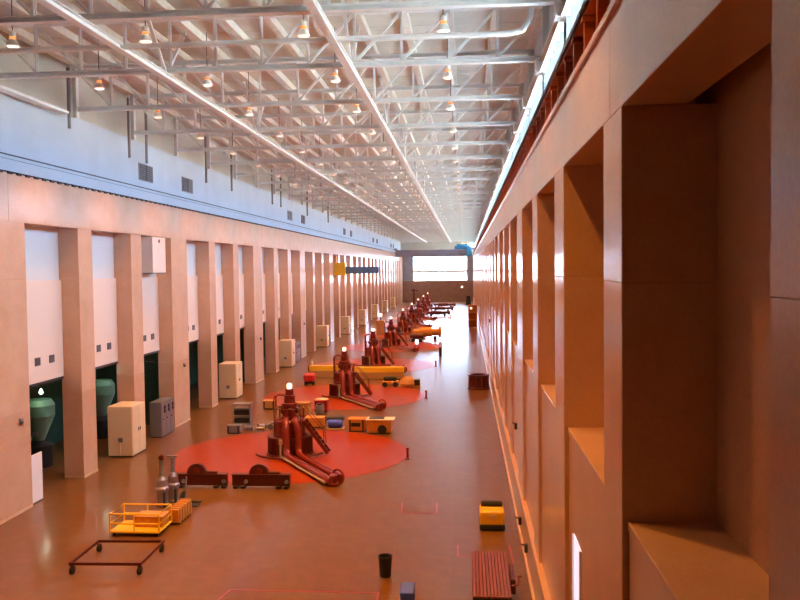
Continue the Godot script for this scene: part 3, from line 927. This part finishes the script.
	var cr := thing("slatted_crate", "ochre slatted crate standing beside the railed cart", "crate", W(-12.72, 0, 34.8), 0.0)
	part(cr, "body", box_mesh(Vector3(0.46, 0.6, 1.6), 0.02, Vector3(0, 0.38, 0)), M.ochre)
	for i in 5:
		part(cr, "slat", box_mesh(Vector3(0.05, 0.62, 0.12)), M.wood, Vector3(0.25, 0.38, -0.66 + 0.33 * i))
		part(cr, "slat", box_mesh(Vector3(0.46, 0.05, 0.12)), M.wood, Vector3(0, 0.7, -0.66 + 0.33 * i))
	for z in [-0.6, 0.6]:
		part(cr, "skid", box_mesh(Vector3(0.46, 0.08, 0.12), 0.0, Vector3(0, 0.04, 0)), M.dark, Vector3(0, 0, z))
	# two silver valves
	for q in [[-14.3, 36.8, "silver valve with a tall stem and dark red tip behind the railed cart"], [-14.02, 37.5, "silver valve with a tall flat-topped stem beside the hand truck"]]:
		var v := thing("tall_valve", q[2], "valve", W(q[0], 0, q[1]))
		part(v, "body", lathe_mesh([[0.3, 0.0], [0.31, 0.1], [0.25, 0.18], [0.26, 0.66], [0.31, 0.74], [0.31, 0.86], [0.25, 0.94], [0.23, 1.25], [0.14, 1.42], [0.0, 1.44]], 20), M.silver)
		part(v, "stem", lathe_mesh([[0.11, 1.42], [0.11, 2.05], [0.14, 2.07], [0.14, 2.15], [0.0, 2.15]], 14), M.grey_metal)
		if q[0] < -14.2:
			part(v, "tip", lathe_mesh([[0.08, 2.15], [0.13, 2.22], [0.11, 2.38], [0.0, 2.44]], 12), M.red_dark)
		else:
			part(v, "crosshead", box_mesh(Vector3(0.5, 0.07, 0.16), 0.01, Vector3(0, 2.19, 0)), M.grey_metal)
		part(v, "yoke", box_mesh(Vector3(0.5, 0.14, 0.12), 0.03, Vector3(0, 0.8, 0.22)), M.grey_metal)
		part(v, "bracket", box_mesh(Vector3(0.1, 0.7, 0.2), 0.02, Vector3(0.2, 0.35, 0.2)), M.steel_dark)
	var hw := thing("hand_truck", "dark hand truck with a wheel parked beside the silver valves", "hand truck", W(-13.35, 0, 36.9))
	part(hw, "wheel", lathe_mesh([[0.0, -0.05], [0.34, -0.05], [0.34, 0.05], [0.0, 0.05]], 18, Basis(Vector3.FORWARD, PI / 2)), M.dark, Vector3(0, 0.34, 0))
	part(hw, "upright", tube_mesh([Vector3(0.12, 0.1, 0), Vector3(0.16, 1.35, -0.1)], 0.04, 6), M.grey_metal)
	part(hw, "toe_plate", box_mesh(Vector3(0.6, 0.04, 0.4), 0.0, Vector3(0.5, 0.05, 0.1)), M.dark)
	part(hw, "toe_plate", box_mesh(Vector3(0.5, 0.04, 0.16), 0.0, Vector3(0.5, 0.05, -0.5)), M.dark)
	# two dark red lifting beams in front of the first disc
	for q in [[-13.62, "dark red lifting beam with a round hump lying next to the silver valves"], [-10.4, "dark red lifting beam with a round hump lying in front of the exciter, beside its twin"]]:
		var lb := thing("lifting_beam", q[1], "beam", W(q[0], 0, 40.1))
		part(lb, "beam", box_mesh(Vector3(2.95, 0.55, 0.3), 0.02, Vector3(0, 0.4, 0)), M.red_dark)
		part(lb, "flange", box_mesh(Vector3(2.95, 0.05, 0.44), 0.0, Vector3(0, 0.69, 0)), M.red_dark)
		part(lb, "hump", lathe_mesh([[0.0, -0.12], [0.5, -0.12], [0.5, 0.12], [0.0, 0.12]], 24, Basis(Vector3.RIGHT, PI / 2)), M.red_dark, Vector3(-0.1, 0.72, 0))
		part(lb, "boss", lathe_mesh([[0.0, -0.16], [0.16, -0.16], [0.16, 0.16], [0.0, 0.16]], 16, Basis(Vector3.RIGHT, PI / 2)), M.red, Vector3(-0.1, 0.86, 0))
		for x in [-1.3, -0.9, 0.9, 1.3]:
			part(lb, "shoe", box_mesh(Vector3(0.22, 0.14, 0.5), 0.02, Vector3(0, 0.07, 0)), M.dark, Vector3(x, 0, 0))
		for x in [-0.75, 1.32]:
			part(lb, "lug", lathe_mesh([[0.0, 0.0], [0.1, 0.0], [0.1, 0.08], [0.0, 0.08]], 12, Basis(Vector3.RIGHT, PI / 2)), M.grey_metal, Vector3(x, 0.35, 0.15))
		part(lb, "cap_plate", box_mesh(Vector3(0.8, 0.16, 0.2), 0.03, Vector3(0.55, 0.76, 0)), M.red_dark)

func ringpts(r: float, y: float, n := 20) -> Array:
	var out := []
	for i in n:
		out.append(Vector3(cos(TAU * i / n) * r, y, sin(TAU * i / n) * r))
	return out

# ---------------------------------------------------------------- clutter round the units, floor markings
func crate(called: String, label: String, category: String, at: Vector3, size: Vector3, m: Material, trim_m: Material, turn := 0.0, group := "") -> Node3D:
	var t := thing(called, label, category, at, turn, group)
	part(t, "body", box_mesh(size, 0.03, Vector3(0, size.y / 2 + 0.08, 0)), m)
	part(t, "lid", box_mesh(Vector3(size.x + 0.06, 0.06, size.z + 0.06), 0.01, Vector3(0, size.y + 0.1, 0)), m)
	for s in [-1, 1]:
		part(t, "skid", box_mesh(Vector3(size.x * 0.9, 0.08, 0.12), 0.0, Vector3(0, 0.04, 0)), M.dark, Vector3(0, 0, s * size.z * 0.35))
		part(t, "batten", box_mesh(Vector3(0.1, size.y * 0.95, 0.04), 0.0, Vector3(0, size.y / 2 + 0.08, 0)), trim_m, Vector3(s * size.x * 0.38, 0, size.z / 2 + 0.015))
	return t

func small_things() -> void:
	# left of and behind the first unit
	var sh := thing("shelf_rack", "grey metal shelf rack holding dark trays beside the low dark case", "rack", W(-15.85, 0, 56.3))
	for q in [[-0.6, 0.4], [0.6, 0.4], [-0.6, -0.4], [0.6, -0.4]]:
		part(sh, "post", box_mesh(Vector3(0.06, 1.6, 0.06), 0.0, Vector3(0, 0.8, 0)), M.grey_metal, Vector3(q[0], 0, q[1]))
	for y in [0.2, 0.75, 1.25, 1.58]:
		part(sh, "shelf", box_mesh(Vector3(1.26, 0.05, 0.86)), M.grey_metal, Vector3(0, y, 0))
	part(sh, "side", box_mesh(Vector3(0.03, 1.5, 0.8), 0.0, Vector3(0.62, 0.8, 0)), M.silver)
	for y in [0.24, 0.79]:
		solo("parts_tray", box_mesh(Vector3(1.1, 0.34, 0.7), 0.03, Vector3(0, 0.17, 0)), M.dark, W(-15.85, y, 56.3), "dark parts tray on the grey shelf rack", "tray", "trays on the shelf rack")
	crate("motor_case", "low dark case with a bright end beside the shelf rack", "case", W(-15.7, 0, 53.6), Vector3(0.9, 0.45, 0.5), M.grey_metal, M.dark)
	for q in [[-14.95, 54.5, 0.0], [-14.2, 55.2, 0.7], [-13.5, 55.1, 1.5], [-14.1, 54.2, 0.1]]:
		var f := thing("pipe_fitting", "grey flanged pipe fitting lying on the floor near the shelf rack", "fitting", W(q[0], 0.2, q[1]), q[2], "loose pipe fittings")
		part(f, "pipe", lathe_mesh([[0.0, -0.3], [0.12, -0.3], [0.12, 0.3], [0.0, 0.3]], 12, Basis(Vector3.FORWARD, PI / 2)), M.silver)
		part(f, "flange", lathe_mesh([[0.0, -0.05], [0.2, -0.05], [0.2, 0.02], [0.0, 0.02]], 14, Basis(Vector3.FORWARD, PI / 2)), M.grey_metal, Vector3(0.28, 0, 0))
		part(f, "flange", lathe_mesh([[0.0, -0.05], [0.2, -0.05], [0.2, 0.02], [0.0, 0.02]], 14, Basis(Vector3.FORWARD, PI / 2)), M.grey_metal, Vector3(-0.25, 0, 0))
	crate("low_bench", "low wooden bench with a red top at the rim of the second disc", "bench", W(-15.6, 0, 63.2), Vector3(0.95, 0.55, 0.7), M.wood, M.dark)
	# row of boxes behind the first unit
	var tb := crate("tool_box", "ochre tool box with a dark hatch standing behind the exciter with the lifting beams", "box", W(-7.45, 0, 54.6), Vector3(1.15, 0.75, 0.9), M.ochre, M.dark)
	part(tb, "hatch", box_mesh(Vector3(0.62, 0.26, 0.04), 0.01), M.dark, Vector3(-0.05, 0.5, 0.46))
	var tc := crate("tool_chest", "yellow tool chest with a pale rim and dark wheel", "chest", W(-5.85, 0, 54.0), Vector3(1.6, 0.8, 1.0), M.ochre, M.wood)
	part(tc, "rim", box_mesh(Vector3(1.9, 0.05, 1.1), 0.01), M.cream, Vector3(0.05, 0.95, 0))
	part(tc, "tray", box_mesh(Vector3(1.0, 0.06, 0.7), 0.01), M.dark, Vector3(-0.2, 0.99, 0))
	part(tc, "wheel", lathe_mesh([[0.0, -0.05], [0.3, -0.05], [0.3, 0.05], [0.0, 0.05]], 16, Basis(Vector3.RIGHT, PI / 2)), M.black, Vector3(0.2, 0.32, 0.56))
	var rc := crate("red_box", "dark crimson box with a cream lid behind the exciter with the lifting beams", "box", W(-11.2, 0, 61.9), Vector3(1.0, 0.8, 0.8), M.crimson, M.red_dark)
	part(rc, "cover", box_mesh(Vector3(0.9, 0.08, 0.7), 0.02, Vector3(0, 0.97, 0)), M.cream)
	var bl := thing("blue_compressor", "dark blue compressor with a pale tank between ochre boxes", "compressor", W(-9.05, 0, 55.2))
	part(bl, "tank", lathe_mesh([[0.0, -0.55], [0.25, -0.5], [0.3, -0.35], [0.3, 0.35], [0.25, 0.5], [0.0, 0.55]], 18, Basis(Vector3.FORWARD, PI / 2)), M.blue, Vector3(0, 0.4, 0.1))
	part(bl, "frame", box_mesh(Vector3(1.2, 0.1, 0.8), 0.02, Vector3(0, 0.05, 0)), M.wood)
	part(bl, "hood", box_mesh(Vector3(1.15, 0.25, 0.6), 0.06, Vector3(0, 0.72, -0.1)), M.dark)
	crate("ochre_crate", "ochre crate standing close behind the exciter with the lifting beams", "crate", W(-10.6, 0, 55.8), Vector3(1.3, 0.6, 0.9), M.ochre, M.wood)
	crate("pale_crate", "pale wooden crate on the floor between the red box and the exciter", "crate", W(-12.4, 0, 60.2), Vector3(1.2, 0.9, 0.9), M.wood, M.ochre)
	var mt := thing("pump_motor", "grey pump motor on a dark stand beside the ochre crate", "motor", W(-10.5, 0, 57.2))
	part(mt, "stand", box_mesh(Vector3(0.7, 0.7, 0.6), 0.03, Vector3(0.1, 0.35, 0)), M.dark)
	part(mt, "housing", lathe_mesh([[0.0, -0.3], [0.28, -0.28], [0.32, 0.0], [0.28, 0.28], [0.0, 0.3]], 16), M.grey_metal, Vector3(0, 1.05, 0))
	part(mt, "fan_cover", lathe_mesh([[0.2, 0.0], [0.2, 0.12], [0.0, 0.14]], 14), M.dark, Vector3(0, 1.3, 0))
	# round the second unit
	var rb := thing("red_cart", "bright crimson cart with a rounded hood by the pilasters", "cart", W(-14.95, 0, 76.4))
	part(rb, "hood", box_mesh(Vector3(1.05, 0.8, 0.9), 0.16, Vector3(0, 0.7, 0)), M.crimson)
	part(rb, "base", box_mesh(Vector3(0.9, 0.2, 0.8), 0.02, Vector3(0, 0.25, 0)), M.dark)
	for q in [[-0.38, 0.3], [0.38, 0.3], [-0.38, -0.3], [0.38, -0.3]]:
		caster(rb, Vector3(q[0], 0, q[1]), 0.08)
	for q in [[-13.9, 81.5, 4.2, "long yellow beam stacked on pale timbers behind the crimson cart"], [-8.7, 80.2, 5.2, "long yellow beam with a coupling behind the second exciter"]]:
		var yb := thing("yellow_beam", q[3], "beam", W(q[0], 0, q[1]))
		part(yb, "beam", box_mesh(Vector3(q[2], 0.5, 0.5), 0.03, Vector3(0, 1.0, 0)), M.yellow)
		part(yb, "timber", box_mesh(Vector3(q[2] * 0.96, 0.7, 0.7), 0.02, Vector3(0, 0.4, 0)), M.wood)
		for s in [-1, 1]:
			part(yb, "bolster", box_mesh(Vector3(0.3, 0.12, 1.0), 0.0, Vector3(s * q[2] * 0.38, 0.06, 0)), M.dark)
			part(yb, "end_cap", lathe_mesh([[0.0, -0.05], [0.34, -0.05], [0.34, 0.05], [0.0, 0.05]], 16, Basis(Vector3.FORWARD, PI / 2)), M.red, Vector3(s * q[2] / 2, 1.0, 0))
	var wp := thing("white_canister", "small white canister standing upright on the yellow beam", "canister", W(-15.7, 1.25, 81.5))
	part(wp, "body", lathe_mesh([[0.14, 0.0], [0.14, 0.4], [0.06, 0.48], [0.06, 0.56], [0.0, 0.56]], 14), M.white_paint)
	part(wp, "cap", lathe_mesh([[0.08, 0.54], [0.08, 0.62], [0.0, 0.62]], 12), M.cream)
	var tk := thing("small_tractor", "dark small tractor with ochre hood behind the second exciter", "tractor", W(-7.1, 0.014, 75.2))
	part(tk, "hood", box_mesh(Vector3(1.2, 0.4, 0.8), 0.08, Vector3(0, 0.75, 0)), M.dark)
	part(tk, "body", box_mesh(Vector3(1.5, 0.3, 0.9), 0.05, Vector3(0, 0.4, 0)), M.ochre)
	part(tk, "headlamp", lathe_mesh([[0.1, 0.0], [0.1, 0.04], [0.0, 0.05]], 12, Basis(Vector3.RIGHT, PI / 2)), M.cream, Vector3(0.2, 0.5, 0.45))
	for q in [[-0.5, 0.45], [0.5, 0.45], [-0.5, -0.45], [0.5, -0.45]]:
		part(tk, "wheel", lathe_mesh([[0.0, -0.07], [0.24, -0.07], [0.24, 0.07], [0.0, 0.07]], 14, Basis(Vector3.RIGHT, PI / 2)), M.black, Vector3(q[0], 0.24, q[1]))
	var pl := thing("pallet_load", "pallet loaded with a brown sack pile at the rim of the second disc", "pallet", W(-5.3, 0.012, 75.0))
	part(pl, "pallet", box_mesh(Vector3(1.9, 0.16, 1.2), 0.02, Vector3(0, 0.08, 0)), M.wood)
	part(pl, "sack", lathe_mesh([[0.75, 0.16], [0.8, 0.35], [0.62, 0.7], [0.25, 0.95], [0.0, 0.98]], 18), M.wood, Vector3(-0.15, 0, 0))
	part(pl, "crate", box_mesh(Vector3(0.5, 0.55, 0.9), 0.03, Vector3(0.7, 0.44, 0)), M.dark)
	# dark red shafts and machines by the farther units
	for q in [[-6.0, 125.5, 4.2, 0.75, "ochre", "ochre horizontal machine barrel lying by the open aisle"], [-7.4, 121.2, 2.0, 0.5, "dark", "small dark red motor on a stand by the open aisle"], [-6.5, 186.0, 5.6, 0.42, "red", "long dark red shaft resting on blocks across the bright floor"], [-6.2, 206.0, 5.8, 0.42, "red", "long dark red shaft resting on blocks beyond the farther exciters"], [-6.0, 227.0, 6.0, 0.42, "red", "long dark red shaft resting on blocks by the end wall"]]:
		var s := thing("machine_shaft", q[5], "shaft", W(q[0], 0.02, q[1]))
		var m: Material = M.ochre if q[4] == "ochre" else M.red_dark
		var l: float = q[2] / 2.0
		var r: float = q[3]
		part(s, "barrel", lathe_mesh([[0.0, -l], [r * 0.6, -l], [r * 0.6, -l * 0.6], [r, -l * 0.58], [r, l * 0.3], [r * 0.7, l * 0.32], [r * 0.7, l * 0.8], [r * 1.15, l * 0.82], [r * 1.15, l], [0.0, l]], 20, Basis(Vector3.FORWARD, PI / 2)), m, Vector3(0, r + 0.35, 0))
		for x in [-0.55, 0.55]:
			part(s, "cradle", box_mesh(Vector3(0.5, 0.45, r * 2.0), 0.03, Vector3(x * l, 0.22, 0)), M.dark)
	# post lamp and mast farther back
	var pc := thing("lamp_post", "orange-brown cabinet topped by a round white lamp among the exciters", "lamp", W(-14.2, 0.012, 134.0))
	part(pc, "cabinet", box_mesh(Vector3(1.3, 2.4, 0.9), 0.03, Vector3(0, 1.2, 0)), M.wood)
	part(pc, "pole", tube_mesh([Vector3(0, 2.4, 0), Vector3(0, 3.0, 0)], 0.06, 8), M.red)
	part(pc, "globe", lathe_mesh([[0.0, -0.3], [0.24, -0.2], [0.32, 0.0], [0.24, 0.2], [0.0, 0.3]], 14), M.globe, Vector3(0, 3.3, 0))
	var ms := thing("crane_mast", "tall dark red mast standing by the end wall", "mast", W(-16.0, 0, 250.0))
	part(ms, "column", lathe_mesh([[0.7, 0.0], [0.7, 0.3], [0.4, 0.4], [0.36, 4.6], [0.5, 4.7], [0.0, 4.8]], 16), M.red_dark)
	part(ms, "cross_arm", box_mesh(Vector3(2.4, 0.35, 0.4), 0.03, Vector3(0.2, 4.2, 0)), M.red_dark)
	# tower by the right wall, dark vehicle beyond
	var tw := thing("scaffold_tower", "tall ochre scaffold tower with a lamp beside the glossy wall", "scaffold", W(1.15, 0, 149.0))
	for q in [[-0.7, 0.7], [0.7, 0.7], [-0.7, -0.7], [0.7, -0.7]]:
		part(tw, "post", box_mesh(Vector3(0.14, 4.2, 0.14), 0.0, Vector3(0, 2.1, 0)), M.ochre, Vector3(q[0], 0, q[1]))
	for y in [1.4, 2.8, 4.15]:
		part(tw, "platform", box_mesh(Vector3(1.6, 0.1, 1.6)), M.wood, Vector3(0, y, 0))
	part(tw, "back_panel", box_mesh(Vector3(1.4, 4.0, 0.06), 0.0, Vector3(0, 2.05, -0.7)), M.ochre)
	part(tw, "lamp_globe", lathe_mesh([[0.0, -0.2], [0.16, -0.12], [0.2, 0.0], [0.16, 0.12], [0.0, 0.2]], 12), M.globe, Vector3(-0.3, 3.6, 0.8))
	var fl := thing("forklift", "dark forklift parked by the end wall", "forklift", W(0.6, 0, 240.0))
	part(fl, "body", box_mesh(Vector3(1.4, 1.1, 2.2), 0.1, Vector3(0, 0.9, 0)), M.dark)
	part(fl, "mast", box_mesh(Vector3(1.1, 2.6, 0.25), 0.02, Vector3(0, 1.4, 1.3)), M.black)
	part(fl, "cab_roof", box_mesh(Vector3(1.3, 0.1, 1.4), 0.03, Vector3(0, 2.4, 0)), M.dark)
	part(fl, "cab_post", box_mesh(Vector3(0.1, 1.0, 0.1), 0.0, Vector3(0.55, 1.9, -0.6)), M.dark)
	part(fl, "cab_post", box_mesh(Vector3(0.1, 1.0, 0.1), 0.0, Vector3(-0.55, 1.9, -0.6)), M.dark)
	for q in [[-0.6, 0.8], [0.6, 0.8], [-0.6, -0.8], [0.6, -0.8]]:
		part(fl, "wheel", lathe_mesh([[0.0, -0.14], [0.36, -0.14], [0.36, 0.14], [0.0, 0.14]], 14, Basis(Vector3.FORWARD, PI / 2)), M.black, Vector3(q[0], 0.36, q[1]))
	# black bollard in the aisle
	var bo := thing("aisle_bollard", "slim black bollard standing in the bright aisle", "bollard", W(-3.3, 0, 101.5))
	part(bo, "foot", lathe_mesh([[0.25, 0.0], [0.25, 0.06], [0.0, 0.08]], 14), M.black)
	part(bo, "shaft", lathe_mesh([[0.15, 0.06], [0.15, 1.0], [0.1, 1.08], [0.0, 1.1]], 14), M.black)
	# hose reels on the glossy wall
	for q in [[3.46, 38.7], [5.9, 78.0], [0.7, 33.0], [0.75, 29.6]]:
		var h := thing("wall_outlet", "small dark outlet fixed to the glossy salmon wall", "outlet", W(WR + (-0.1 if q[0] < 1.5 else (0.1 if q[1] > 37.0 and q[1] < 40.0 else 0.0)), q[0], q[1]), 0, "outlets on the glossy wall")
		part(h, "box", box_mesh(Vector3(0.12, 0.3, 0.2), 0.02, Vector3(-0.06, 0, 0)), M.dark)
		part(h, "lever", tube_mesh([Vector3(-0.12, 0.1, 0), Vector3(-0.22, 0.18, 0.1)], 0.03, 6), M.red_dark)
	# red tape on the floor
	var tapes := [["red tape line crossing the floor in front of the waste bin", [[-8.2, 27.1, -3.05, 27.1], [-3.05, 27.1, -3.05, 25.5], [-8.2, 27.1, -8.5, 25.5]]],
		["small red tape rectangle on the open floor", [[-2.97, 36.15, -3.09, 37.75], [-1.4, 36.15, -1.46, 37.75], [-2.98, 36.15, -1.4, 36.15]]],
		["red tape bracket round the slatted trolley", [[-0.42, 30.7, -0.42, 32.0], [-0.42, 30.75, 0.3, 30.75], [1.6, 32.1, 1.66, 30.0]]]]
	for t in tapes:
		var n := thing("floor_tape", t[0], "floor tape")
		for s in t[1]:
			var st := st_new()
			bar(st, W(s[0], 0.003, s[1]), W(s[2], 0.003, s[3]), 0.07, 0.006)
			part(n, "strip", st.commit(), M.tape)
